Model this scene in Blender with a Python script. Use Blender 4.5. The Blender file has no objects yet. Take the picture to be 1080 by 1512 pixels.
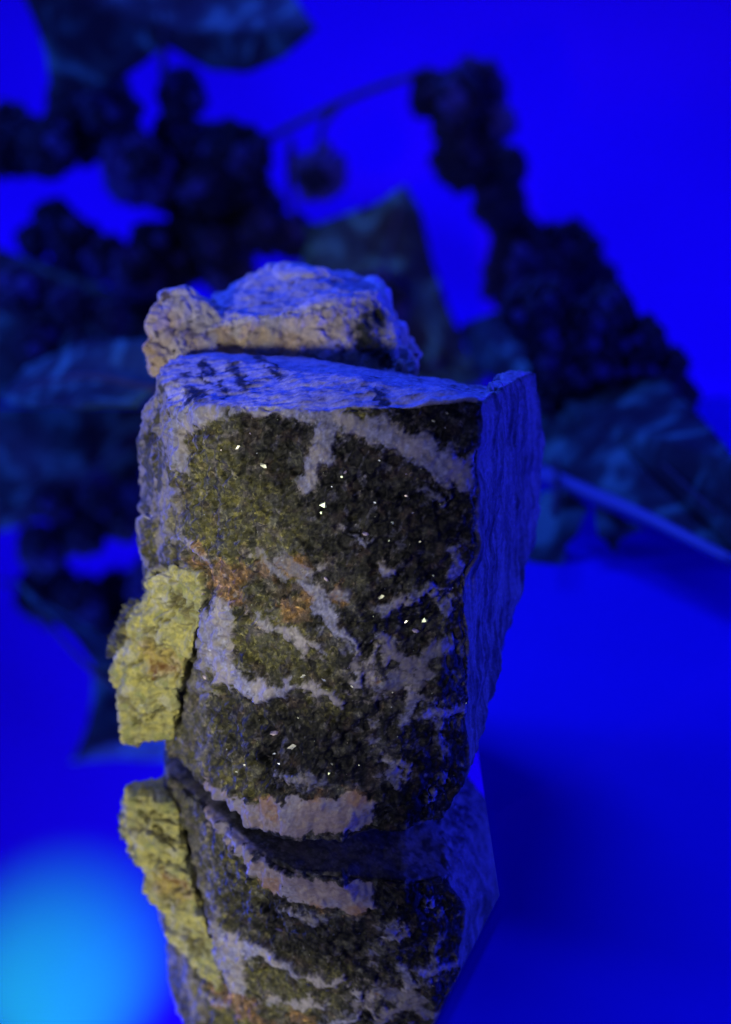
import bpy, bmesh, math, random
import numpy as np
from mathutils import Vector, Matrix
from mathutils.bvhtree import BVHTree

random.seed(4); RNG = np.random.default_rng(4)
S = bpy.context.scene
COL = S.collection
R = math.radians

# ------------------------------------------------------------------ camera
PITCH = R(20); FPX = 2077.0
CAMP = Vector((0.0, -0.25, 0.162))
cd = bpy.data.cameras.new('camera'); cam = bpy.data.objects.new('camera', cd); COL.objects.link(cam)
cam.location = CAMP; cam.rotation_euler = (math.pi/2 - PITCH, 0, 0)
cd.sensor_fit = 'VERTICAL'; cd.sensor_height = 36.0; cd.sensor_width = 36.0
cd.lens = 36.0 * FPX / 1512.0
cd.clip_start = 0.01; cd.clip_end = 10
cd.dof.use_dof = True; cd.dof.focus_distance = 0.280; cd.dof.aperture_fstop = 8.0
S.camera = cam
FW = Vector((0, math.cos(PITCH), -math.sin(PITCH))); UP = Vector((0, math.sin(PITCH), math.cos(PITCH))); RT = Vector((1, 0, 0))
def ray(px, py): return FW + RT*((px-540)/FPX) + UP*((756-py)/FPX)
def at(px, py, Y):                       # the point at depth Y that was measured at (px, py) in the photo
    d = ray(px, py); return CAMP + d*((Y-CAMP.y)/d.y)

# ------------------------------------------------------------------ world, lamps, exposure
W = bpy.data.worlds.new('World'); S.world = W; W.use_nodes = True
W.node_tree.nodes['Background'].inputs[0].default_value = (0.005, 0.012, 0.15, 1)
W.node_tree.nodes['Background'].inputs[1].default_value = 1.0
def lamp(name, typ, loc, target, power, color, size=0.1, size_y=None, **kw):
    l = bpy.data.lights.new(name, typ); l.energy = power; l.color = color
    if typ == 'AREA':
        l.size = size
        if size_y: l.shape = 'RECTANGLE'; l.size_y = size_y
        else: l.shape = 'DISK'
    else: l.shadow_soft_size = size
    for k, v in kw.items(): setattr(l, k, v)
    o = bpy.data.objects.new(name, l); COL.objects.link(o); o.location = loc
    o.rotation_euler = (Vector(target)-Vector(loc)).to_track_quat('-Z', 'Y').to_euler()
    return o
BLUE = (0.26, 0.10, 1.0)
WHITE_AT = Vector((-0.12, -0.155, 0.091))
lamp('backdrop_lamp', 'AREA', (0.02, 0.10, 0.72), (0.02, 0.5, 0.50), 0.50, BLUE, 0.75, 0.15, spread=R(118))
lamp('blue_key_lamp', 'AREA', (-0.045, 0.42, 0.60), (0.01, 0.02, 0.03), 4.0, (0.02, 0.06, 1.0), 0.24)
lamp('blue_side_lamp', 'AREA', (0.42, 0.00, 0.055), (0.03, 0.03, 0.06), 2.0, (0.02, 0.03, 1.0), 0.10)
lamp('blue_left_lamp', 'AREA', (-0.36, 0.22, 0.22), (-0.03, 0.04, 0.06), 1.7, (0.03, 0.08, 1.0), 0.10)
lamp('white_lamp', 'SPOT', WHITE_AT, (-0.045, 0.025, 0.048), 1.15, (1.0, 0.97, 0.82), 0.013, spot_size=R(46), spot_blend=1.0)
S.view_settings.view_transform = 'Standard'; S.view_settings.look = 'None'
S.view_settings.exposure = 0; S.view_settings.gamma = 1
S.cycles.use_denoising = True
S.cycles.max_bounces = 6

# ------------------------------------------------------------------ helpers
def link(o, parent=None):
    COL.objects.link(o)
    if parent: o.parent = parent
    return o
def tag(o, label=None, cat=None, group=None, kind=None):
    for k, v in (('label', label), ('category', cat), ('group', group), ('kind', kind)):
        if v: o[k] = v
    return o
def empty(name, loc=(0, 0, 0)):
    o = bpy.data.objects.new(name, None); o.empty_display_size = 0.01; o.location = loc
    return link(o)
def mesh_obj(name, verts, faces, mat, parent=None, smooth=True):
    m = bpy.data.meshes.new(name); m.from_pydata([tuple(v) for v in verts], [], faces)
    m.materials.append(mat)
    if smooth: m.polygons.foreach_set('use_smooth', [True]*len(m.polygons))
    m.update(); return link(bpy.data.objects.new(name, m), parent)
def bm_obj(name, bm, mat, parent=None, smooth=True):
    m = bpy.data.meshes.new(name); bm.to_mesh(m); bm.free(); m.materials.append(mat)
    if smooth: m.polygons.foreach_set('use_smooth', [True]*len(m.polygons))
    return link(bpy.data.objects.new(name, m), parent)

class NT:
    def __init__(s, name):
        s.m = bpy.data.materials.new(name); s.m.use_nodes = True; s.t = s.m.node_tree
        s.p = s.t.nodes['Principled BSDF']
    def n(s, typ, ins=None, **props):
        o = s.t.nodes.new(typ)
        for k, v in props.items(): setattr(o, k, v)
        for k, v in (ins or {}).items():
            if hasattr(v, 'is_output'): s.t.links.new(v, o.inputs[k])
            else: o.inputs[k].default_value = v
        return o
    def set(s, **kw):
        for k, v in kw.items():
            k = k.replace('_', ' ')
            if hasattr(v, 'is_output'): s.t.links.new(v, s.p.inputs[k])
            else: s.p.inputs[k].default_value = v
    def ramp(s, fac, stops):
        r = s.n('ShaderNodeValToRGB', {0: fac}); e = r.color_ramp.elements
        while len(e) < len(stops): e.new(0.5)
        for q, (p, c) in zip(e, stops): q.position = p; q.color = (*c, 1)
        return r.outputs[0]

# --- numpy gradient noise
def _hash(i, j, k, s):
    h = (i.astype(np.uint32)*np.uint32(374761393) + j.astype(np.uint32)*np.uint32(668265263)
         + k.astype(np.uint32)*np.uint32(2147483647) + np.uint32(s)*np.uint32(144665))
    h = (h ^ (h >> np.uint32(13)))*np.uint32(1274126177); h = h ^ (h >> np.uint32(16))
    h = h*np.uint32(2246822519); return h ^ (h >> np.uint32(15))
def noise(P, f, s=0):
    q = P*f + 100.0; i = np.floor(q).astype(np.int64); r = q-i; u = r*r*r*(r*(r*6-15)+10); out = 0
    for a in (0, 1):
        for b in (0, 1):
            for c in (0, 1):
                h = _hash(i[:, 0]+a, i[:, 1]+b, i[:, 2]+c, s)
                g = ((h & 1023)/511.5-1)*(r[:, 0]-a) + (((h >> np.uint32(10)) & 1023)/511.5-1)*(r[:, 1]-b) + (((h >> np.uint32(20)) & 1023)/511.5-1)*(r[:, 2]-c)
                w = (u[:, 0] if a else 1-u[:, 0])*(u[:, 1] if b else 1-u[:, 1])*(u[:, 2] if c else 1-u[:, 2])
                out = out + g*w
    return out
def fbm(P, f, o, s=0, g=0.5):
    t = 0; a = 1.0
    for k in range(o): t = t + a*noise(P, f*2.0**k, s+k*17); a *= g
    return t
def ridged(P, f, o, s=0):
    t = 0; a = 1.0
    for k in range(o): t = t + a*(1-2.2*np.abs(noise(P, f*2.0**k, s+k*13))); a *= 0.5
    return t
def worley(P, f, s=0):                       # nearest and second nearest cell distance + cell random
    q = P*f + 50.0; i = np.floor(q).astype(np.int64)
    d1 = np.full(len(P), 9.0); d2 = d1.copy(); rid = np.zeros(len(P))
    for a in (-1, 0, 1):
        for b in (-1, 0, 1):
            for c in (-1, 0, 1):
                h = _hash(i[:, 0]+a, i[:, 1]+b, i[:, 2]+c, s)
                cx = i[:, 0]+a+(h & 1023)/1023.; cy = i[:, 1]+b+((h >> np.uint32(10)) & 1023)/1023.; cz = i[:, 2]+c+((h >> np.uint32(20)) & 1023)/1023.
                d = np.sqrt((q[:, 0]-cx)**2+(q[:, 1]-cy)**2+(q[:, 2]-cz)**2)
                n1 = d < d1
                d2 = np.where(n1, d1, np.minimum(d2, d)); rid = np.where(n1, (h >> np.uint32(7)) % 997/997., rid); d1 = np.where(n1, d, d1)
    return d1, d2, rid
def sstep(a, b, x): t = np.clip((x-a)/(b-a), 0, 1); return t*t*(3-2*t)

# ------------------------------------------------------------------ setting: table sweep with backdrop, mirror
pm = NT('blue_paper')
tc = pm.n('ShaderNodeTexCoord')
nz = pm.n('ShaderNodeTexNoise', {'Vector': tc.outputs['Object'], 'Scale': 9.0, 'Detail': 5.0})
pm.set(Base_Color=pm.ramp(nz.outputs[0], [(0.3, (0.078, 0.0011, 0.69)), (0.7, (0.084, 0.0013, 0.75))]), Roughness=0.85, Specular_IOR_Level=0.05)
def sheet(name, prof, m):
    NX = 24; vs = []; fs = []; n = len(prof)
    for i in range(NX+1):
        x = -0.8+1.6*i/NX
        for (y, z) in prof: vs.append((x, y, z))
    for i in range(NX):
        for j in range(n-1): fs.append((i*n+j, (i+1)*n+j, (i+1)*n+j+1, i*n+j+1))
    return tag(mesh_obj(name, vs, fs, m), kind='structure')
prof = [(0.30, -0.0075), (0.32, -0.0075)]
for k in range(1, 17):
    a = k/16*math.pi/2; prof.append((0.32+0.18*math.sin(a), -0.0075+0.18*(1-math.cos(a))))
prof += [(0.5, 0.35), (0.5, 0.95)]
sheet('backdrop', prof, pm.m)
tm_ = NT('shade_blue_tabletop'); tc = tm_.n('ShaderNodeTexCoord')  # blue darkened from the backdrop paper; deeper table shade put into the colour
nz = tm_.n('ShaderNodeTexNoise', {'Vector': tc.outputs['Object'], 'Scale': 14.0, 'Detail': 5.0})
tm_.set(Base_Color=tm_.ramp(nz.outputs[0], [(0.3, (0.03, 0.003, 0.50)), (0.7, (0.034, 0.0035, 0.56))]), Roughness=0.6, Specular_IOR_Level=0.15)
sheet('tabletop', [(-0.50, -0.001), (-0.2, -0.001), (0.2, -0.001), (0.345, -0.001), (0.345, -0.004)], tm_.m)

mm = NT('silvered_glass'); mm.set(Base_Color=(0.95, 0.955, 0.97, 1), Metallic=1.0, Roughness=0.0)
me = NT('mirror_edge'); me.set(Base_Color=(0.02, 0.03, 0.05, 1), Roughness=0.25)
def ground(px, py): d = ray(px, py); return CAMP-d*(CAMP.z/d.z)
g1, g2 = ground(738, 1322), ground(640, 1512); gd = (g2-g1)/(g2.y-g1.y)
MX1 = g1.x; gy = -0.16; g3 = g1+gd*(gy-g1.y)
MPOLY = [(-0.40, gy), (g3.x, gy), (g1.x, g1.y), (MX1, 0.326), (-0.40, 0.326)]
mirror = empty('mirror', (-0.19, 0.08, -0.001))
tag(mirror, 'flat mirror sheet under the rock, reflecting it and the plant', 'mirror')
ml = Vector((-0.19, 0.08, -0.001))
def slab(name, poly, z0, z1, m):
    n = len(poly); v = [Vector((x, y, z))-ml for z in (z0, z1) for x, y in poly]
    return mesh_obj(name, v, [tuple(range(n))[::-1], tuple(range(n, 2*n))]+[(k, (k+1) % n, (k+1) % n+n, k+n) for k in range(n)], m, mirror, False)
slab('mirror_back', [(x-.0004 if x > 0 or y < 0 else x, y) for x, y in MPOLY], -0.0009, -0.00032, me.m)
slab('mirror_face', MPOLY, -0.0003, 0.0, mm.m)

# added green spot; its backdrop patch stands in for lamp glare in the mirror
dr = ray(80, 1455); hit = CAMP - dr*(CAMP.z/dr.z); rd = Vector((dr.x, dr.y, -dr.z)); patch = hit + rd*((0.5-hit.y)/rd.y)
lamp('added_glow_spot', 'SPOT', patch+Vector((-0.06, -0.20, 0.14)), patch, 235.0, (0.001, 1.0, 0.0008), 0.0, spot_size=R(34), spot_blend=1.0)

# ------------------------------------------------------------------ the rock
def A(l): return [at(*p) for p in l]
def V3(l): return [Vector(p) for p in l]
hulls = [
 # main block
 A([(248,608,.028),(330,602,.019),(480,606,.011),(712,588,.005),(706,680,.003),(690,850,.000),(689,1055,-.002),(690,1135,-.001),(666,1200,-.004),(600,1233,-.0085),(430,1243,-.008),(388,1231,-.004),(330,1165,.0075),(243,1106,.030),(252,800,.028),(340,1000,.008),(500,1035,-.004),
    (238,548,.043),(272,522,.052),(440,526,.055),(610,570,.045),(700,580,.04),(776,580,.05),(797,690,.056),(797,755,.056),(750,900,.05),(720,1000,.038),
    (212,640,.05),(210,780,.052),(220,830,.05),(244,1070,.044)]) + V3([(-.026,.070,.012),(.008,.055,.000),(-.014,.050,.000),(-.008,.026,.000),(.008,.020,.000),(.014,.035,.000),(-.03,.075,.06),(.028,.072,.06)]),
 # raised right corner
 A([(718,584,.008),(735,554,.034),(760,545,.044),(788,547,.05),(792,600,.048),(800,690,.056),(716,700,.007),(730,690,.03),(770,560,.058)]) + V3([(.03,.065,.06)]),
 # rear ridge
 A([(300,482,.060),(370,472,.060),(440,466,.062),(500,448,.062),(522,436,.064),(552,432,.066),(586,465,.066),(590,500,.062),(612,548,.055),(300,600,.058),(560,600,.052),
    (318,436,.084),(372,400,.088),(405,385,.090),(440,388,.092),(476,408,.092),(530,406,.090),(556,416,.084)]) + V3([(-.03,.095,.05),(.012,.09,.05)]),
 A([(215,512,.056),(222,470,.06),(234,438,.064),(252,426,.066),(276,424,.066),(300,440,.066),(330,470,.062),(330,520,.058),(225,560,.056),(300,580,.05),(260,440,.076),(310,450,.08),(235,520,.075)]),
 # yellow crust
 A([(218,850,.027),(240,838,.026),(300,846,.0165),(303,862,.016),(285,940,.017),(270,1000,.019),(252,1090,.0255),(180,1096,.028),(176,1045,.029),(188,950,.029),(206,890,.028),
    (222,850,.044),(300,850,.04),(192,1015,.042),(250,1030,.042),(190,960,.046)]),
 A([(162,1003,.034),(170,985,.033),(190,950,.032),(215,960,.029),(215,1035,.029),(178,1028,.032),(172,990,.045),(185,950,.046),(215,1000,.045)]),
 A([(175,945,.040),(205,885,.038),(214,890,.034),(190,965,.034),(172,970,.038),(176,950,.05),(205,890,.05)]),
 # left flakes
 A([(207,640,.042),(228,575,.042),(250,606,.0295),(256,700,.0300),(262,760,.0305),(215,700,.044),(212,660,.055),(240,590,.05),(240,760,.05)]),
 A([(202,775,.042),(215,760,.04),(250,770,.031),(285,806,.024),(306,828,.022),(300,850,.022),(222,842,.036),(206,800,.044),(215,770,.055),(225,840,.055)]),
 A([(208,690,.044),(225,670,.036),(252,690,.030),(246,765,.031),(214,750,.042),(210,720,.055),(240,700,.055)]),
 # shelf that slopes off the rear ridge at its right
 A([(560,470,.066),(592,480,.064),(600,520,.058),(614,552,.054),(570,550,.050),(590,480,.08),(612,545,.07)]),
]
bm = bmesh.new()
for h in hulls:
    b2 = bmesh.new()
    for p in h: b2.verts.new(p*100)         # centimetres while remeshing
    r = bmesh.ops.convex_hull(b2, input=b2.verts)
    bmesh.ops.delete(b2, geom=[g for g in r['geom_interior'] if isinstance(g, bmesh.types.BMVert)], context='VERTS')
    bmesh.ops.recalc_face_normals(b2, faces=b2.faces)
    t = bpy.data.meshes.new('t'); b2.to_mesh(t); b2.free(); bm.from_mesh(t); bpy.data.meshes.remove(t)
tm = bpy.data.meshes.new('t'); bm.to_mesh(tm); bm.free()
to = bpy.data.objects.new('t', tm); COL.objects.link(to)
md = to.modifiers.new('r', 'REMESH'); md.mode = 'VOXEL'; md.voxel_size = 0.030
dg = bpy.context.evaluated_depsgraph_get(); ev = to.evaluated_get(dg); rm = bpy.data.meshes.new_from_object(ev)
bpy.data.objects.remove(to)
N = len(rm.vertices); P = np.zeros(N*3); rm.vertices.foreach_get('co', P); P = P.reshape(N, 3)
Q = np.zeros(len(rm.polygons)*4, dtype=np.int64); rm.polygons.foreach_get('vertices', Q); Q = Q.reshape(-1, 4)
# smooth a little, then normals
E = np.concatenate([Q[:, [0, 1]], Q[:, [1, 2]], Q[:, [2, 3]], Q[:, [3, 0]]])
def smooth(X, it):
    cnt = np.bincount(E.ravel(), minlength=N)[:, None]
    for _ in range(it):
        Y = np.zeros_like(X)
        for c in range(X.shape[1]):
            Y[:, c] = np.bincount(E[:, 0], X[E[:, 1], c], N)+np.bincount(E[:, 1], X[E[:, 0], c], N)
        X = 0.4*X+0.6*Y/np.maximum(cnt, 1)
    return X
def normals(X):
    fn = np.cross(X[Q[:, 2]]-X[Q[:, 0]], X[Q[:, 3]]-X[Q[:, 1]]); nn = np.zeros_like(X)
    for k in range(4):
        for c in range(3): nn[:, c] += np.bincount(Q[:, k], fn[:, c], N)
    return nn/np.maximum(np.linalg.norm(nn, axis=1), 1e-9)[:, None]
P = smooth(P, 9); NB = smooth(normals(P), 16); edge = sstep(.02, .16, 1-np.linalg.norm(NB, axis=1)); NB /= np.linalg.norm(NB, axis=1)[:, None]
bvh = BVHTree.FromPolygons([tuple(p) for p in P], Q.tolist())
C100 = CAMP*100
def onrock(px, py):
    r = bvh.ray_cast(C100, ray(px, py)); return r[0], r[1]
# face coordinates of the front (flat axes of the rock's own front face)
fn = Vector((0.28, -0.95, 0.12)).normalized(); e1 = Vector((0, 0, 1)).cross(fn).normalized(); e1 = -e1 if e1.x < 0 else e1; e2 = fn.cross(e1); e2 = -e2 if e2.z < 0 else e2
E1, E2 = np.array(e1), np.array(e2)
PXC = 0.0128                                  # one photo pixel on the front face, cm
warp = np.stack([fbm(P, 2.6, 4, 5, .6), fbm(P, 2.6, 4, 9, .6)], 1)*0.17 + np.stack([fbm(P, 13.0, 2, 25), fbm(P, 13.0, 2, 29)], 1)*0.05
_d1, _d2, _r = worley(P+.03*np.stack([fbm(P, 8., 2, 61), fbm(P, 8., 2, 62), fbm(P, 8., 2, 63)], 1), 4.0, 66)
warp += .16*np.stack([_r-.5, (_r*7.77) % 1-.5], 1)
UV = np.stack([P@E1, P@E2], 1)+warp
ZV = P[:, 1]
def feat(line, grow=1.0):
    """signed field (1 inside .. 0 outside) of a chain of discs laid on the rock's surface"""
    pts = []
    for (x, y, r) in line:
        h, _ = onrock(x, y)
        if h is None: continue
        pts.append((h.dot(e1), h.dot(e2), r*PXC*grow, h.y))
    best = np.full(N, -9.0)
    segs = list(zip(pts[:-1], pts[1:])) if len(pts) > 1 else [(pts[0], pts[0])]
    for a, b in segs:
        d = np.array([b[0]-a[0], b[1]-a[1]]); L = d@d
        w = UV-np.array([a[0], a[1]])
        t = np.clip((w@d)/L, 0, 1) if L > 1e-9 else np.zeros(N)
        dist = np.hypot(w[:, 0]-t*d[0], w[:, 1]-t*d[1]); rr = a[2]+t*(b[2]-a[2])
        val = np.where(np.abs(ZV-(a[3]+t*(b[3]-a[3]))) < 1.2, rr-dist, -9)
        best = np.maximum(best, val)
    return best                              # cm, positive inside
veins = [
 [(258,640,22),(275,612,26),(330,592,18),(420,590,20),(490,612,20),(540,632,20),(590,650,22),(640,676,26),(678,698,26),(690,720,14)],
 [(700,672,12),(694,690,14)],
 [(486,625,16),(474,662,16),(462,695,11),(448,720,9)],
 [(262,630,22),(264,690,12)],[(250,720,10),(245,760,8)],
 [(334,896,13),(318,930,20),(325,970,18),(345,1000,21),(378,1022,17),(405,1020,8),(440,1014,8),(480,1024,9),(506,1038,8)],
 [(445,850,8),(462,872,14),(482,903,15),(506,938,11),(522,956,8)],
 [(384,908,8),(412,930,9),(440,944,9),(472,962,8)],
 [(488,876,8),(516,881,8)],
 [(558,905,8),(588,893,9),(612,878,6),(650,874,8)],[(672,842,13),(674,815,8)],
 [(568,945,12),(585,968,14),(612,982,11),(645,962,16),(666,942,15)],
 [(556,1012,11),(590,1003,18),(616,998,14),(640,996,7)],[(606,1020,11),(606,1050,9),(597,1066,7)],
 [(528,982,5),(521,1016,6)],[(550,990,6),(536,1010,6)],
 [(578,1146,14),(594,1136,9)],[(640,1052,14),(678,1048,9)],[(556,1092,8)],[(648,1070,12)],
 [(252,1082,12),(274,1096,8)],[(568,848,12),(580,846,10)],[(240,768,6),(266,798,7),(290,813,8),(306,828,6)],
 [(640,1178,9)],[(420,1148,8)],[(540,985,6),(560,962,7)],[(602,1062,7),(614,1030,8)],[(655,905,10),(668,888,10)],[(575,1118,7),(600,1150,6)],[(420,828,9),(457,857,10)],[(380,818,8),(422,852,8)],[(298,935,12),(308,990,12)],[(280,1012,9),(312,1018,8)],[(520,788,7),(546,800,6)],[(440,1160,8),(482,1150,7)],[(656,1150,8)],[(622,718,6),(662,736,6)],[(588,662,8),(622,672,6)],[(500,945,6),(535,990,7),(560,1030,6)],[(630,1050,6),(660,1110,7)],[(470,835,8),(485,830,6)],[(610,640,9),(575,642,6)],[(548,1070,5),(560,1066,6)],
]
pink = [[(326,1172,13),(360,1198,20),(410,1208,28),(470,1205,30),(520,1196,28),(530,1222,10)]]
olive = [(255,1060,26),(285,1085,24),(300,1000,30),(270,960,26),(480,1060,24),(360,1135,22),(340,780,40),(330,705,75),(300,762,60),(372,790,62),(330,640,35),(410,872,38),(365,945,45),(425,962,52),(300,1045,34),(268,1105,26),(305,1122,32),(350,1155,32),(530,610,26),(400,900,40),(260,830,30),(230,700,35),(240,800,30),(470,1045,40)]
orange = [(318,862,14),(352,845,14),(385,840,12),(445,880,12),(412,895,10),(300,815,10),(395,1190,12),(334,850,20),(346,882,11),(298,836,12),(432,905,16),(436,838,18),(468,1176,12),(528,1172,15),(500,880,12),(545,1005,8)]
black = [(398,668,52),(420,640,34),(380,640,20),(560,745,95),(520,700,55),(630,760,60),(600,860,60),(420,1085,80),(500,1100,50),(600,1195,50),(650,612,48),(540,940,30),(410,868,20),(640,1120,50),(620,930,34),(520,830,60),(350,1050,28)]
fv = np.stack([feat(l) for l in veins], 1); vein = fv.max(1); vid = fv.argmax(1)
pk = np.max([feat(l) for l in pink], 0)
def soft(lst, s): 
    t = np.zeros(N)
    for b in lst:
        f = feat([b]); t = np.maximum(t, np.clip(f/(b[2]*PXC)+1-s, 0, 1) if False else sstep(-s, s, f/(b[2]*PXC)))
    return t
ol = soft(olive, 0.55); og = soft(orange, 0.5); bk = soft(black, 0.4)
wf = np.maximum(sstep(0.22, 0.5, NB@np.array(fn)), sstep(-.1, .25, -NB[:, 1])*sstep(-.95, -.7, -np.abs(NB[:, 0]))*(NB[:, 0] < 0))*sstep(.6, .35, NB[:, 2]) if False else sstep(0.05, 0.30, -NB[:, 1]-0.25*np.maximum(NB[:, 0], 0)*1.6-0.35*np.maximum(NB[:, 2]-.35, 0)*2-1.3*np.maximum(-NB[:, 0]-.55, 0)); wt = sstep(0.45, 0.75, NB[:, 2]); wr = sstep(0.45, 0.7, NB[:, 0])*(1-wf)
# region masks in rock space (cm)
def hullmask(idx, pad):
    """inside the convex hull idx grown by pad"""
    b2 = bmesh.new(); 
    for p in hulls[idx]: b2.verts.new(p*100)
    r = bmesh.ops.convex_hull(b2, input=b2.verts); bmesh.ops.recalc_face_normals(b2, faces=b2.faces)
    m = np.full(N, -9.0)
    for f in b2.faces: m = np.maximum(m, P@np.array(f.normal)-f.normal.dot(f.verts[0].co))
    b2.free(); return m if pad is None else m < pad+.05*fbm(P, 2.5, 3, 7+idx)
def hullval(idx): return hullmask(idx, None)
crust = (hullmask(4, .035) | hullmask(5, .035)) & ~(fv[:, -1] > 9)
ridge = hullmask(2, .03) | hullmask(3, .03) | hullmask(10, .03)
ridge &= ~hullmask(0, .02)
side_crystals = hullmask(6, .03) & ~crust

# ---- displacement (cm)
n1 = fbm(P, 0.55, 3, 1); n2 = fbm(P, 2.2, 4, 2); n3 = fbm(P, 9.0, 2, 3)
d1, d2, rid = worley(P+0.05*np.stack([n2, n3, n1], 1), 4.5, 3); fac = (rid-0.5)*0.09*sstep(0.0, 0.25, d2-d1)
d1b, d2b, ridb = worley(P+0.03*np.stack([n3, n2, n1], 1), 11.0, 8)
crys = (ridb-0.5)*0.07 - 0.03*(1-sstep(0, 0.2, d2b-d1b))
disp = 0.11*n1 + 0.06*n2 + 0.012*n3
# right face: vertical splintery streaks; top: flaky layers
st = fbm(P*np.array([3.2, 3.2, 0.35]), 1.6, 4, 31); st2 = ridged(P*np.array([5.0, 5.0, 0.5]), 1.0, 3, 37)
disp += wr*(0.10*st+0.035*st2)
lay = fbm(P*np.array([0.7, 3.0, 4.0]), 1.7, 4, 41); disp += wt*(0.05*lay+fac*0.2)
vin = sstep(-0.03, 0.04, np.maximum(vein, pk))*wf
mat = wf*(1-vin)*(~crust)
disp += mat*(crys*.62*sstep(-.25,.3,fbm(P,1.3,2,121))+fac*1.2-0.03+0.06*ridged(P,2.0,2,83)-.04) + vin*(0.07*(np.random.default_rng(9).uniform(.6, 1.05, len(veins))[vid]-.72)+fac*0.8)
disp -= mat*bk*0.05
# crust: blocky slabs split by cracks
ck1, ck2, ckr = worley(P*np.array([0.55, 0.55, 1.25])+0.16*np.stack([n2, n1, n2], 1), 1.7, 12)
crack = 1-sstep(0.0, 0.09, ck2-ck1)
cs1, cs2, csr = worley(P*np.array([0.8, 0.8, 1.2])+0.10*np.stack([n2, n1, n3], 1), 4.2, 14)
cl_ = sstep(-.05, .25, fbm(P, 1.1, 2, 19)); lam = fbm(P*np.array([.55, .55, 1.9])+.12*np.stack([n2, n1, n2], 1), 0.85, 3, 88)
step_ = np.floor(lam*5+.5)/5; crk2 = np.exp(-((lam*5+.5-np.floor(lam*5+.5))/.06)**2)
disp += crust*(-0.09*crack*cl_ + (ckr-0.5)*0.10 + 0.26*step_ - 0.07*crk2 + 0.10*n2 + (csr-.5)*.06 + .03*n3)
r1, r2, rr_ = worley(P+.2*np.stack([n2, n1, n2], 1), 1.0, 73)
disp += ridge*((rr_-.5)*.22*sstep(0, .35, r2-r1)-.04*(1-sstep(0, .16, r2-r1))+fac*.15+0.02*n2+.05*fbm(P*np.array([.8, .8, 2.0]), 1.5, 2, 78))
disp += side_crystals*(crys*3.0+0.1)
left = sstep(0.3, 0.7, -NB[:, 0])*(~crust); disp += left*(0.10*ridged(P*np.array([1, 1, .6]), 1.7, 3, 71)+fac-0.08)
chip = fbm(P, 1.5, 3, 101); r5, r6, r7 = worley(P+.1*np.stack([n2, n1, n2], 1), 2.2, 103)
disp -= edge*(~crust)*(0.24*sstep(-.1, .5, chip)+0.20*sstep(.55, .75, r7)*sstep(0, .15, r6-r5)+.03*n2)
disp += wr*0.14*fbm(P, .9, 2, 107)
hm_ = np.minimum(hullval(4), hullval(5)); disp -= (~crust)*wf*0.09*np.exp(-((hm_-.08)/.07)**2)
for (px, py, r_, dep) in [(694,900,.9,.14),(690,860,.5,.10),(712,690,.3,.10),(702,640,.25,-.08),(696,980,.5,.10),(545,1228,.28,.20),(640,1214,.3,.10),(690,1180,.3,.10),(480,600,.35,.06),(600,590,.4,.10),(212,720,.35,.14),(300,604,.3,-.06),(360,980,.4,-.08),(420,700,.5,.12),(400,1085,.6,.10),(600,800,.7,.08),(600,930,.35,.10),(780,850,.5,.14),(750,640,.5,.08),(520,900,.35,-.08),(600,1190,.4,-.06),(330,860,.3,.08),(655,1010,.4,-.10)]:
    h, _n = onrock(px, py)
    if h is not None: disp -= dep*np.exp(-((P-np.array(h))**2).sum(1)/(r_*r_))*(1+.6*n2)
ckl = np.max([feat(l) for l in ([(172,1050,2.2),(200,1056,2.2),(230,1053,2.0),(254,1045,1.5)],[(196,1060,1.6),(214,1074,1.8),(226,1081,1.2)],[(205,962,1.5),(228,955,1.8),(246,948,1.4)],[(200,1010,1.6),(230,1003,2.0),(262,1000,1.6)],[(222,938,1.2),(248,908,1.8),(266,876,1.2)],[(255,900,1.4),(285,892,1.6)],[(240,965,1.5),(252,990,2.2),(268,1000,1.4)],[(186,985,1.2),(215,978,1.6)])], 0)
ckl = sstep(-.035, .005, ckl)*crust; disp -= .11*ckl
low = sstep(0.0, 0.35, P[:, 2]); disp *= 0.35+0.65*low
P2 = P+NB*disp[:, None]
P2[:, 2] = np.maximum(P2[:, 2], 0.012)

# ---- colours (albedo)
def col(*c): return np.array(c)[None, :]
def mix(a, b, t): return a*(1-t[:, None])+b*t[:, None]
g = fbm(P, 6.0, 4, 51, 0.65); g2 = fbm(P, 16.0, 3, 55, 0.7); g3 = fbm(P, 1.6, 3, 57)
c = col(.028, .029, .023)*np.ones((N, 1))
olc = mix(col(.33, .315, .075)*np.ones((N, 1)), col(.085, .085, .045)*np.ones((N, 1)), sstep(-.15, .35, g+.4*g2))
c = mix(c, olc, np.clip(ol*1.1*(0.65+g*.6), 0, 1))
c = mix(c, col(.0065, .007, .0062)*np.ones((N, 1)), np.clip(bk*1.15*(0.85+g*.35), 0, 1))
hz = soft([(330,850,140),(310,1040,95),(300,700,90),(420,950,80)], .9); c = mix(c, mix(col(.20, .195, .085)*np.ones((N, 1)), col(.12, .125, .08)*np.ones((N, 1)), sstep(-.2, .25, g3+g*.4)), np.clip(hz*(.5+1.1*g+.5*g3), 0, 1)*.75)
m1 = sstep(.08, .34, fbm(P, 1.9, 4, 131, .6)); c = mix(c, mix(col(.19, .195, .15)*np.ones((N, 1)), col(.14, .135, .125)*np.ones((N, 1)), sstep(-.2, .2, g3)), m1*(1-bk*.6)*.8)
m2 = sstep(.12, .35, fbm(P, 2.4, 3, 141, .6)); c = mix(c, col(.075, .055, .045)*np.ones((N, 1)), m2*.6)
m3 = sstep(.15, .4, fbm(P, 3.4, 3, 151, .6)); c = mix(c, col(.014, .016, .012)*np.ones((N, 1)), m3*.75)
spk = sstep(.18, .45, g2); c = mix(c, col(.17, .16, .13)*np.ones((N, 1)), spk*.35*(1-bk*.6))
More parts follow.
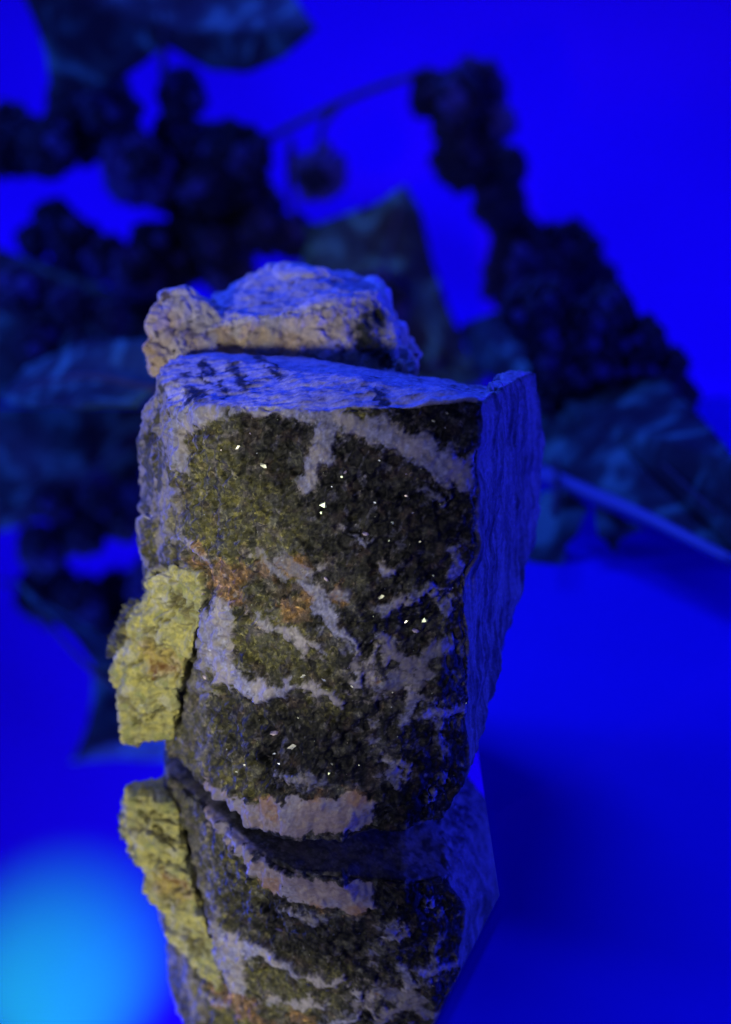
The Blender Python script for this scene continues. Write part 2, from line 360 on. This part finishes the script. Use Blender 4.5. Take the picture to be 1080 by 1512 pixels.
c = mix(c, mix(col(.42, .24, .09)*np.ones((N, 1)), col(.30, .2, .12)*np.ones((N, 1)), sstep(-.2, .2, g)), np.clip(og*(1+g*.5), 0, 1)*.9)
qz = mix(col(.46, .47, .62)*np.ones((N, 1)), col(.23, .225, .30)*np.ones((N, 1)), sstep(-.25, .35, g+g3*.5))
qz = mix(qz, col(.40, .35, .20)*np.ones((N, 1)), np.clip(ol*.55+og*.5, 0, 1)*.5)
qz = qz*(1+.18*g2)[:, None]
qz = mix(qz, col(.46, .41, .33)*np.ones((N, 1)), sstep(.0, .4, g3+g*.5+.3*ol)*.7)
vbr = np.random.default_rng(9).uniform(.6, 1.05, len(veins))[vid]
qz = qz*(vbr*(.85+.5*g3))[:, None]
fle = sstep(.30, .42, fbm(P*np.array([1, 1, 1.7]), 2.6, 3, 91)+.12*g2)*(1-.5*bk); c = mix(c, qz*.55, fle*.7)
fle2 = sstep(.26, .36, fbm(P@np.array([[1.5, 0, .6], [0, 1, 0], [-.6, 0, .6]]), 5.5, 2, 95)); c = mix(c, qz*.42, fle2*.55)
vs_ = sstep(-0.07, 0.09, vein+.12*g+.06*g2-.015); c = mix(c, qz, vs_*wf*.92)
pc = mix(col(.42, .33, .27)*np.ones((N, 1)), col(.36, .33, .37)*np.ones((N, 1)), sstep(-.2, .3, g3+g*.5)); pc = mix(pc, col(.22, .15, .1)*np.ones((N, 1)), sstep(.2, .5, g)*.6)
pc = mix(pc, col(.42, .22, .07)*np.ones((N, 1)), og*.7)
c = mix(c, pc, sstep(-0.03, 0.02, pk)*wf)
# pale weathered top, sides
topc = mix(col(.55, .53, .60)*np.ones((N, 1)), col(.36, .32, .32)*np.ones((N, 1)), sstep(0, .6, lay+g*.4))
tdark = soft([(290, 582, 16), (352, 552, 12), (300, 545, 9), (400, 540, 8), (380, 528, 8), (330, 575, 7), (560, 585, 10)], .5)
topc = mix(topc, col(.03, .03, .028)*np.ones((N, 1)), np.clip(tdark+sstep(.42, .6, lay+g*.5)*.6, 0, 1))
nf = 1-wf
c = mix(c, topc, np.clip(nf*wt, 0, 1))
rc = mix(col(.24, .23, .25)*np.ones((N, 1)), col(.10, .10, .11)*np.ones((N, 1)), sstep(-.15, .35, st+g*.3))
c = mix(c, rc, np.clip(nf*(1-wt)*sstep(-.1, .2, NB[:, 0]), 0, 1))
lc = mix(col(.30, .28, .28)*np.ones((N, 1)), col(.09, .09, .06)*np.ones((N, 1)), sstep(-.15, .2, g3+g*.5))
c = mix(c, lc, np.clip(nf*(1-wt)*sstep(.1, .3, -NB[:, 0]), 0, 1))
rdark = soft([(555, 470, 22), (545, 510, 24), (535, 490, 16), (575, 530, 16)], .5)
rg = mix(col(.60, .47, .28)*np.ones((N, 1)), col(.47, .43, .37)*np.ones((N, 1)), sstep(-.3, .3, g3*1.2+g*.5))
rg = mix(rg, col(.10, .045, .03)*np.ones((N, 1)), sstep(.28, .55, g+g2*.3)*.7)
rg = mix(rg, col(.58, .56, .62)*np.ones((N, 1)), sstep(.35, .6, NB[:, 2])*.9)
rg = mix(rg, col(.54, .38, .20)*np.ones((N, 1)), soft([(245,480,28),(232,515,26),(285,500,22),(330,500,14),(420,505,18)], .9)*.6); rg = rg*(.75+.5*rr_)[:, None]; rg = mix(rg, col(.07, .04, .04)*np.ones((N, 1)), sstep(.36, .5, fbm(P, 3.2, 3, 79))*.8)
rg = mix(rg, col(.035, .04, .035)*np.ones((N, 1)), rdark)
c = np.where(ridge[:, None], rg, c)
yc = mix(col(.60, .55, .14)*np.ones((N, 1)), col(.36, .35, .13)*np.ones((N, 1)), sstep(-.3, .35, g+g3*.4))
yc = mix(yc, col(.62, .60, .36)*np.ones((N, 1)), sstep(.1, .4, fbm(P, 2.2, 3, 161))*.7); yc = mix(yc, col(.30, .33, .10)*np.ones((N, 1)), sstep(.2, .45, fbm(P, 2.8, 3, 171))*.7)
yo = soft([(234, 990, 15), (222, 965, 20), (262, 990, 14), (245, 975, 14)], .7)
yc = mix(yc, col(.52, .32, .06)*np.ones((N, 1)), yo*.5)
yc = mix(yc, col(.13, .04, .01)*np.ones((N, 1)), soft([(236, 990, 7), (222, 1000, 4), (250, 985, 4)], .8)*.9)
yc = mix(yc, col(.35, .36, .14)*np.ones((N, 1)), soft([(280, 900, 26), (268, 1030, 18), (262, 880, 14)], .6)*.7)
yc = mix(yc, col(.20, .17, .08)*np.ones((N, 1)), np.clip(crack*.75*cl_+crk2*.65, 0, 1))  # shade of the cracks painted into the albedo, as the relief shows little
yc = mix(yc, col(.14, .12, .05)*np.ones((N, 1)), ckl*.8)
c = np.where(crust[:, None], yc, c)
c = np.where(side_crystals[:, None], mix(col(.22, .22, .10)*np.ones((N, 1)), col(.05, .05, .05)*np.ones((N, 1)), sstep(-.2, .2, g)), c)
# dark seam between the crust and the block
c = np.clip(c*(1+.25*g2+.15*g)[:, None], .004, .8)

gw = np.clip(wf*(1-.8*vs_)*(~ridge)*(~crust), 0, 1)
# ---- split into parts
rx = empty('mineral_rock', (0, 0.02, 0)); RO = np.array([0, 0.02, 0])
tag(rx, 'rough rock of dark grains and pale veins with yellow crust standing on mirror', 'rock')
def rock_mat(name, rough, spec, grain, bump, cells=0.0):
    t = NT(name); a = t.n('ShaderNodeVertexColor', layer_name='mineral'); tc = t.n('ShaderNodeTexCoord')
    wz = t.n('ShaderNodeTexNoise', {'Vector': tc.outputs['Object'], 'Scale': 900.0, 'Detail': 2.0})
    wv = t.n('ShaderNodeVectorMath', {0: wz.outputs['Color'], 3: 0.0012}, operation='SCALE')
    pv = t.n('ShaderNodeVectorMath', {0: tc.outputs['Object'], 1: wv.outputs[0]}, operation='ADD')
    z1 = t.n('ShaderNodeTexNoise', {'Vector': tc.outputs['Object'], 'Scale': 1300.0, 'Detail': 6.0, 'Roughness': 0.7})
    z2 = t.n('ShaderNodeTexVoronoi', {'Vector': pv.outputs[0], 'Scale': 1700.0})
    z3 = t.n('ShaderNodeTexVoronoi', {'Vector': pv.outputs[0], 'Scale': 640.0})
    mr = t.n('ShaderNodeMapRange', {0: z1.outputs[0], 1: 0.25, 2: 0.75, 3: 1-grain, 4: 1+grain})
    mc = t.n('ShaderNodeVectorMath', {0: a.outputs[0], 1: mr.outputs[0]}, operation='MULTIPLY')
    o = mc.outputs[0]
    if cells:
        s1 = t.n('ShaderNodeSeparateColor', {0: z2.outputs['Color']}); s2 = t.n('ShaderNodeSeparateColor', {0: z3.outputs['Color']})
        r1 = t.ramp(s1.outputs[0], [(0.0, (.5, .5, .5)), (0.5, (.75, .75, .72)), (0.8, (1.1, 1.08, 1.0)), (0.96, (1.5, 1.46, 1.25)), (1.0, (2.1, 2.0, 1.8))])
        r2 = t.ramp(s2.outputs[1], [(0.0, (.55, .55, .58)), (0.6, (.9, .9, .88)), (1.0, (1.45, 1.38, 1.15))])
        rr1 = t.n('ShaderNodeVectorMath', {0: r1, 1: r2}, operation='MULTIPLY').outputs[0]
        mxn = t.n('ShaderNodeMix', {0: a.outputs['Alpha'], 6: (.9, .9, .9, 1), 7: rr1}, data_type='RGBA')
        o = t.n('ShaderNodeVectorMath', {0: o, 1: mxn.outputs[2]}, operation='MULTIPLY').outputs[0]
    b1 = t.n('ShaderNodeBump', {'Height': z1.outputs[0], 'Strength': bump, 'Distance': 0.0004})
    b2 = t.n('ShaderNodeBump', {'Height': z2.outputs['Color'], 'Strength': bump*0.6, 'Distance': 0.0003, 'Normal': b1.outputs[0]})
    rr = t.n('ShaderNodeMapRange', {0: z2.outputs['Color'], 1: 0.0, 2: 1.0, 3: rough-0.2, 4: min(1, rough+0.2)})
    t.set(Base_Color=o, Roughness=rr.outputs[0], Specular_IOR_Level=spec, Normal=b2.outputs[0])
    return t.m
M_dark = rock_mat('dark_matrix', 0.55, 0.18, 0.4, 0.36, 1.0); M_quartz = rock_mat('quartz', 0.5, 0.35, 0.16, 0.15)
M_yel = rock_mat('yellow_mineral', 0.8, 0.2, 0.20, 0.35); M_tan = rock_mat('tan_mineral', 0.75, 0.25, 0.25, 0.3)
fcl = np.zeros(len(Q), dtype=int)                       # 0 matrix
def fm(mask, k=3): return mask[Q].sum(1) >= k
vmask = (vein > 0.0) & (wf > .35) & ~crust & ~ridge
for i in range(len(veins)): fcl[fm(vmask & (vid == i))] = 10+i
fcl[fm((pk > 0) & (wf > .35) & (pk > vein) & ~crust)] = 5
fcl[fm(ridge)] = 2; fcl[fm(side_crystals)] = 3; fcl[fm(crust)] = 1
NV = normals(P2)
def part(name, sel, mat):
    f = Q[sel]
    if len(f) < 12: return None
    u, inv = np.unique(f, return_inverse=True); f2 = inv.reshape(-1, 4)
    m = bpy.data.meshes.new(name); m.vertices.add(len(u)); m.vertices.foreach_set('co', (P2[u]*0.01-RO).ravel())
    m.loops.add(len(f2)*4); m.loops.foreach_set('vertex_index', f2.ravel().astype(np.int32))
    m.polygons.add(len(f2)); m.polygons.foreach_set('loop_start', np.arange(0, len(f2)*4, 4, dtype=np.int32))
    m.polygons.foreach_set('use_smooth', np.ones(len(f2), dtype=bool)); m.update(calc_edges=True)
    at_ = m.color_attributes.new('mineral', 'FLOAT_COLOR', 'POINT')
    at_.data.foreach_set('color', np.concatenate([c[u], gw[u][:, None]], 1).astype(np.float32).ravel())
    m.normals_split_custom_set_from_vertices([tuple(q) for q in NV[u]])
    m.materials.append(mat); return link(bpy.data.objects.new(name, m), rx)
big = part('rock_body', fcl == 0, M_dark)
part('yellow_crust', fcl == 1, M_yel); part('rear_ridge', fcl == 2, M_tan); part('side_crystals', fcl == 3, M_dark)
o = part('quartz_vein', fcl == 5, M_quartz)
if o: o['label'] = 'wide pinkish quartz band along the lower edge'
for i in range(len(veins)): part('quartz_vein', fcl == 10+i, M_quartz)

# ---- crystal facets that catch the lamp
bvh2 = BVHTree.FromPolygons([tuple(p) for p in P2], Q.tolist())
gmeshes = []
for q, (cc, rg_) in enumerate([((.62, .62, .50), .25), ((.50, .58, .40), .35), ((.60, .50, .50), .3), ((.42, .46, .55), .4), ((.35, .36, .28), .45)]):
    gm = NT('crystal_facet'); gm.set(Base_Color=(*cc, 1), Metallic=1.0, Roughness=rg_)
    k_ = 4+q % 3; gv = []
    for k in range(k_):
        a = k/k_*2*math.pi+random.uniform(-.3, .3); r_ = random.uniform(.7, 1.15); gv.append((r_*math.cos(a), .58*r_*math.sin(a), 0.12*random.uniform(-1, 1)))
    gv2 = [(x*1.15, y*1.15, -.8) for x, y, z in gv]
    m_ = bpy.data.meshes.new('crystal'); m_.from_pydata(gv+gv2, [], [tuple(range(k_))]+[(k, k+k_, (k+1) % k_+k_, (k+1) % k_) for k in range(k_)]); m_.materials.append(gm.m); gmeshes.append(m_)
gl = [(510,697,4),(505,704,3),(478,746,6),(474,757,4),(540,788,5),(536,795,3),(553,742,3),(600,732,3),(610,757,3),(580,772,4),(482,855,5),(563,882,5),(600,918,4),(627,916,6),(614,931,6),(405,1082,6),(432,1102,7),(478,1004,4),(448,998,5),(362,1130,4),(412,1128,3),(352,660,5),(389,688,5),(660,610,3),(658,632,3),(640,622,3),(300,877,3),(304,1000,5),(520,1014,3),(405,1113,3),(486,1142,3),(350,1140,3),(210,1042,3),(620,800,3),(575,798,3),(490,1128,3),(640,850,3),(580,1022,2),(440,1060,2),(530,1130,2),(310,960,2),(370,640,3),(560,680,2),(600,700,2),(650,745,2)]
def facet(px, py, r, jit=0.05):
    h = bvh2.ray_cast(C100, ray(px, py))[0]
    if h is None: return
    w = h*0.01; hv = ((CAMP-w).normalized()+(WHITE_AT-w).normalized()).normalized()
    hv = (hv+Vector([random.gauss(0, jit) for _ in range(3)])).normalized()
    o = bpy.data.objects.new('crystal', random.choice(gmeshes)); link(o, rx)
    q = hv.to_track_quat('Z', 'Y'); s = r*PXC*0.01*random.uniform(.75, 1.0)
    o.matrix_world = Matrix.Translation(w+(CAMP-w).normalized()*s*.35-Vector(RO)) @ (q.to_matrix() @ Matrix.Rotation(random.uniform(-.8, .8), 3, 'Z')).to_4x4() @ Matrix.Scale(s, 4)
for q in gl: facet(q[0], q[1], q[2]*(1.3 if q[2] > 4 else 1.0), .03 if q[2] > 4 else .10)
for k in range(110):
    facet(random.uniform(270, 690), random.uniform(600, 1220), random.uniform(.7, 1.5), .22)

# ------------------------------------------------------------------ plant
plant = empty('berry_branch', (0, 0.37, -0.001)); PO = Vector((0, 0.37, -0.001))
tag(plant, 'blurred branch of dark berry clusters and lobed leaves behind the rock', 'plant')
bmn = NT('berry_skin'); tc = bmn.n('ShaderNodeTexCoord'); oi = bmn.n('ShaderNodeObjectInfo')
bz = bmn.n('ShaderNodeTexNoise', {'Vector': tc.outputs['Object'], 'Scale': 60.0, 'Detail': 3.0})
bmn.set(Base_Color=bmn.ramp(oi.outputs['Random'], [(.3, (.007, .006, .009)), (.75, (.018, .013, .028)), (1.0, (.06, .045, .14))]), Roughness=0.55, Specular_IOR_Level=0.25)
lmn = NT('leaf_blade'); tc = lmn.n('ShaderNodeTexCoord')
lz = lmn.n('ShaderNodeTexNoise', {'Vector': tc.outputs['Object'], 'Scale': 62.0, 'Detail': 2.0, 'Roughness': .5, 'Distortion': .8})
lz2 = lmn.n('ShaderNodeTexNoise', {'Vector': tc.outputs['Object'], 'Scale': 300.0, 'Detail': 3.0})
lmn.set(Base_Color=lmn.ramp(lz.outputs[0], [(.42, (.016, .018, .018)), (.54, (.030, .070, .055)), (.66, (.09, .29, .19))]), Roughness=0.6, Specular_IOR_Level=0.2,
        Normal=lmn.n('ShaderNodeBump', {'Height': lz2.outputs[0], 'Strength': .3, 'Distance': .0005}).outputs[0])
smn = NT('stem_bark'); tc = smn.n('ShaderNodeTexCoord')
sz = smn.n('ShaderNodeTexNoise', {'Vector': tc.outputs['Object'], 'Scale': 200.0, 'Detail': 3.0})
smn.set(Base_Color=smn.ramp(sz.outputs[0], [(.3, (.02, .018, .02)), (.7, (.06, .05, .06))]), Roughness=.7)
rmn = NT('pale_rib'); rmn.set(Base_Color=(.10, .12, .34, 1), Roughness=.45)

def tube(name, pts, r0, r1, mat, parent, off=PO, seg=8):
    pts = [Vector(p) for p in pts]; vs = []; fs = []; n = len(pts)
    for i, p in enumerate(pts):
        t = (pts[min(i+1, n-1)]-pts[max(i-1, 0)]).normalized(); a = t.cross(Vector((0, 1, .1))).normalized(); b = t.cross(a); r = r0+(r1-r0)*i/(n-1)
        for k in range(seg):
            an = 2*math.pi*k/seg; vs.append(p-off+a*math.cos(an)*r+b*math.sin(an)*r)
    for i in range(n-1):
        for k in range(seg): fs.append((i*seg+k, i*seg+(k+1) % seg, (i+1)*seg+(k+1) % seg, (i+1)*seg+k))
    fs += [tuple(range(seg))[::-1], tuple((n-1)*seg+k for k in range(seg))]
    return mesh_obj(name, vs, fs, mat, parent)
def curve_pts(ctrl, n=14):
    c = [Vector(p) for p in ctrl]; c = [c[0]*2-c[1]]+c+[c[-1]*2-c[-2]]; out = []
    for i in range(1, len(c)-2):
        for k in range(n):
            t = k/n; a, b, d, e_ = c[i-1], c[i], c[i+1], c[i+2]
            out.append(.5*((2*b)+(d-a)*t+(2*a-5*b+4*d-e_)*t*t+(3*b-a-3*d+e_)*t**3))
    return out+[c[-2]]
def leaf(outline, bulge, rib, thick=0.0007, sub=3):
    pts = [at(*p) for p in outline]; bm = bmesh.new(); vs = [bm.verts.new(p-PO) for p in pts]
    cen = sum((p-PO for p in pts), Vector())/len(pts); cv = bm.verts.new(cen+Vector((0, -bulge, 0)))
    for i in range(len(vs)): bm.faces.new((vs[i], vs[(i+1) % len(vs)], cv))
    for _ in range(sub): bmesh.ops.subdivide_edges(bm, edges=bm.edges[:], cuts=1, use_grid_fill=True)
    X = np.array([v.co[:] for v in bm.verts]); d = fbm(X, 28.0, 3, 77)*0.006
    for v, q in zip(bm.verts, d): v.co.y += q
    bmesh.ops.recalc_face_normals(bm, faces=bm.faces)
    bmesh.ops.solidify(bm, geom=bm.faces[:], thickness=thick)
    o = bm_obj('leaf', bm, lmn.m, plant)
    if rib:
        rp = curve_pts([at(*p) for p in rib], 8)
        tube('midrib', rp, .0012, .0005, smn.m, o)
    return o
leaf([(10,-50,.33),(45,20,.33),(68,80,.335),(76,152,.34),(130,136,.34),(180,116,.34),(215,92,.34),(243,66,.34),(280,88,.34),(310,103,.335),(365,108,.33),(420,84,.33),(468,43,.325),(430,-10,.34),(390,-70,.36),(240,-130,.37)], .004, [(243,72,.338),(240,20,.335),(235,-60,.34)])
leaf([(-70,352,.35),(0,366,.35),(50,388,.35),(120,410,.352),(190,436,.355),(235,480,.355),(240,560,.345),(225,592,.336),(120,597,.334),(0,597,.334),(-70,597,.334)], .010, [(225,560,.334),(120,500,.328),(0,440,.335)])
leaf([(440,420,.36),(452,335,.36),(520,312,.36),(562,296,.36),(598,271,.36),(622,312,.36),(640,390,.36),(662,452,.36),(688,515,.36),(722,560,.36),(640,590,.36),(500,560,.36)], .006, [(520,540,.352),(560,420,.35),(596,280,.356)])
leaf([(685,480,.30),(735,458,.30),(850,478,.28),(960,540,.24),(1038,620,.18),(1095,690,.13),(1110,846,.11),(1080,830,.115),(950,768,.15),(820,714,.19),(770,640,.24),(740,556,.27),(700,540,.29)], .006, [(720,500,.288),(880,600,.235),(1060,760,.113)])
leaf([(0,588,.215),(40,540,.22),(130,500,.21),(215,500,.19),(245,560,.168),(200,600,.16),(120,603,.165),(60,600,.19)], .003, [(235,575,.158),(120,555,.175),(20,580,.205)])
leaf([(800,725,.175),(835,722,.165),(872,752,.16),(860,775,.158),(852,792,.156),(838,806,.155),(832,832,.15),(800,845,.15),(770,850,.15),(765,790,.165)], .002, None, sub=2)
leaf([(878,748,.158),(905,757,.155),(952,782,.15),(925,795,.15),(914,800,.148),(908,818,.148),(895,800,.15),(884,795,.15)], .001, None, sub=2)
# pale folded lower margin of the right leaf
tube('leaf_margin', curve_pts([at(800,700,.19),at(880,733,.165),at(950,762,.145),at(1090,832,.110)], 8), .0028, .0016, rmn.m, plant)
# stems
for ctrl in ([(330,250,.36),(400,203,.36),(500,153,.36),(570,125,.36),(620,114,.36),(700,130,.36),(720,230,.37),(800,400,.375),(880,540,.375),(960,600,.37),(1040,596,.37),(1120,600,.37)],
             [(500,155,.36),(478,185,.36),(468,230,.365)], [(243,68,.34),(241,110,.345),(255,150,.36)],
             [(330,250,.36),(250,240,.37),(140,190,.37),(0,220,.37),(-60,230,.37)], [(330,250,.36),(350,320,.37),(280,380,.37),(120,380,.37),(60,420,.36)],
             [(350,320,.37),(480,340,.37),(560,430,.37),(640,520,.37)], [(430,205,.36),(428,270,.36),(440,330,.365)], [(880,540,.375),(830,640,.24),(820,760,.14)]):
    tube('stem', curve_pts([at(*p) for p in ctrl]), .0016, .0010, smn.m, plant)
LOW = {(430, 30), (455, 100), (470, 165), (505, 60), (520, 130)}
clusters = [(30,430,40),(100,455,36),(165,470,30),(60,505,34),(130,520,30),(950,580,44),(1000,590,30),(15,210,52),(70,225,40),(105,165,38),(165,160,42),(130,200,40),(268,142,38),(205,250,52),(175,205,40),(255,195,30),(300,225,48),(350,235,52),(235,275,38),(345,300,48),(385,340,38),(472,258,40),(80,325,32),(110,360,38),(160,385,36),(75,420,36),(120,430,30),(228,362,36),(270,385,40),(320,365,36),(390,300,30),
 (565,440,40),(590,505,44),(650,525,40),(640,140,34),(700,135,42),(720,180,34),(670,190,30),(690,235,44),(752,246,26),(738,300,36),(765,350,32),(770,400,52),(835,380,46),(868,415,38),(790,460,46),(860,490,44),(945,508,36),(840,560,52),(905,575,42),(975,570,34),(990,540,26),
 (300,280,40),(280,330,34),(200,405,40),(250,420,30),(340,400,40),(430,350,34),(50,360,26),(800,420,44),(900,460,36),(820,510,44),(780,540,34),(930,590,36),(870,530,44),(720,250,36),(680,150,36),(620,520,40),(610,470,30),(220,470,36),(200,560,40),(150,540,34)]
bico = bmesh.new(); bmesh.ops.create_icosphere(bico, subdivisions=2, radius=1.0)
for v in bico.verts:
    v.co *= 1+.05*math.sin(7*v.co.x+3*v.co.z)
    if v.co.z > .85: v.co.z += .12
bmesh_ = bpy.data.meshes.new('berry'); bico.to_mesh(bmesh_); bmesh_.materials.append(bmn.m); bmesh_.polygons.foreach_set('use_smooth', [True]*len(bmesh_.polygons))
bv = np.array([v.co[:] for v in bico.verts]); bf = np.array([[v.index for v in f.verts] for f in bico.faces]); bico.free()
for (px, py, r) in clusters:
    if py > 690 and px < 500: continue
    Y = random.uniform(.352, .378) if py < 640 else .135
    if px > 780 and 440 < py < 640: Y = .235
    if px < 200 and (py, px) in LOW: Y = .30
    cpos = at(px, py, Y); cr_ = (1.08 if px < 480 else 1.2)*r/FPX*(cpos-CAMP).length
    br = .0033; nb = int(4*1.1*(cr_/br)**2*.55)+3; spots = []
    for k in range(nb):
        z = 1-2*(k+.5)/nb; a = k*2.39996; s = math.sqrt(1-z*z); q = random.uniform(.78, 1.12)
        spots.append(cpos+Vector((s*math.cos(a), s*math.sin(a)*.8, z))*max(cr_-br, br)*q)
    spots.sort(key=lambda p: (p-CAMP).length)
    k = 6; rest = spots[k:]; vs = []; fs = []
    for i, p in enumerate(rest): vs.append(bv*br*random.uniform(.85, 1.2)+np.array(p-PO)); fs.append(bf+i*len(bv))
    vs.append(bv*(cr_*.62)+np.array(cpos-PO)); fs.append(bf+len(rest)*len(bv))
    cl = mesh_obj('berry_cluster', np.concatenate(vs), np.concatenate(fs).tolist(), bmn.m, plant)
    for p in spots[:k]:
        o = bpy.data.objects.new('berry', bmesh_); link(o, cl); o.location = p-PO; s = br*random.uniform(.9, 1.25); o.scale = (s, s, s)
        o.rotation_euler = [random.uniform(0, 6) for _ in range(3)]
print('rock verts', N)
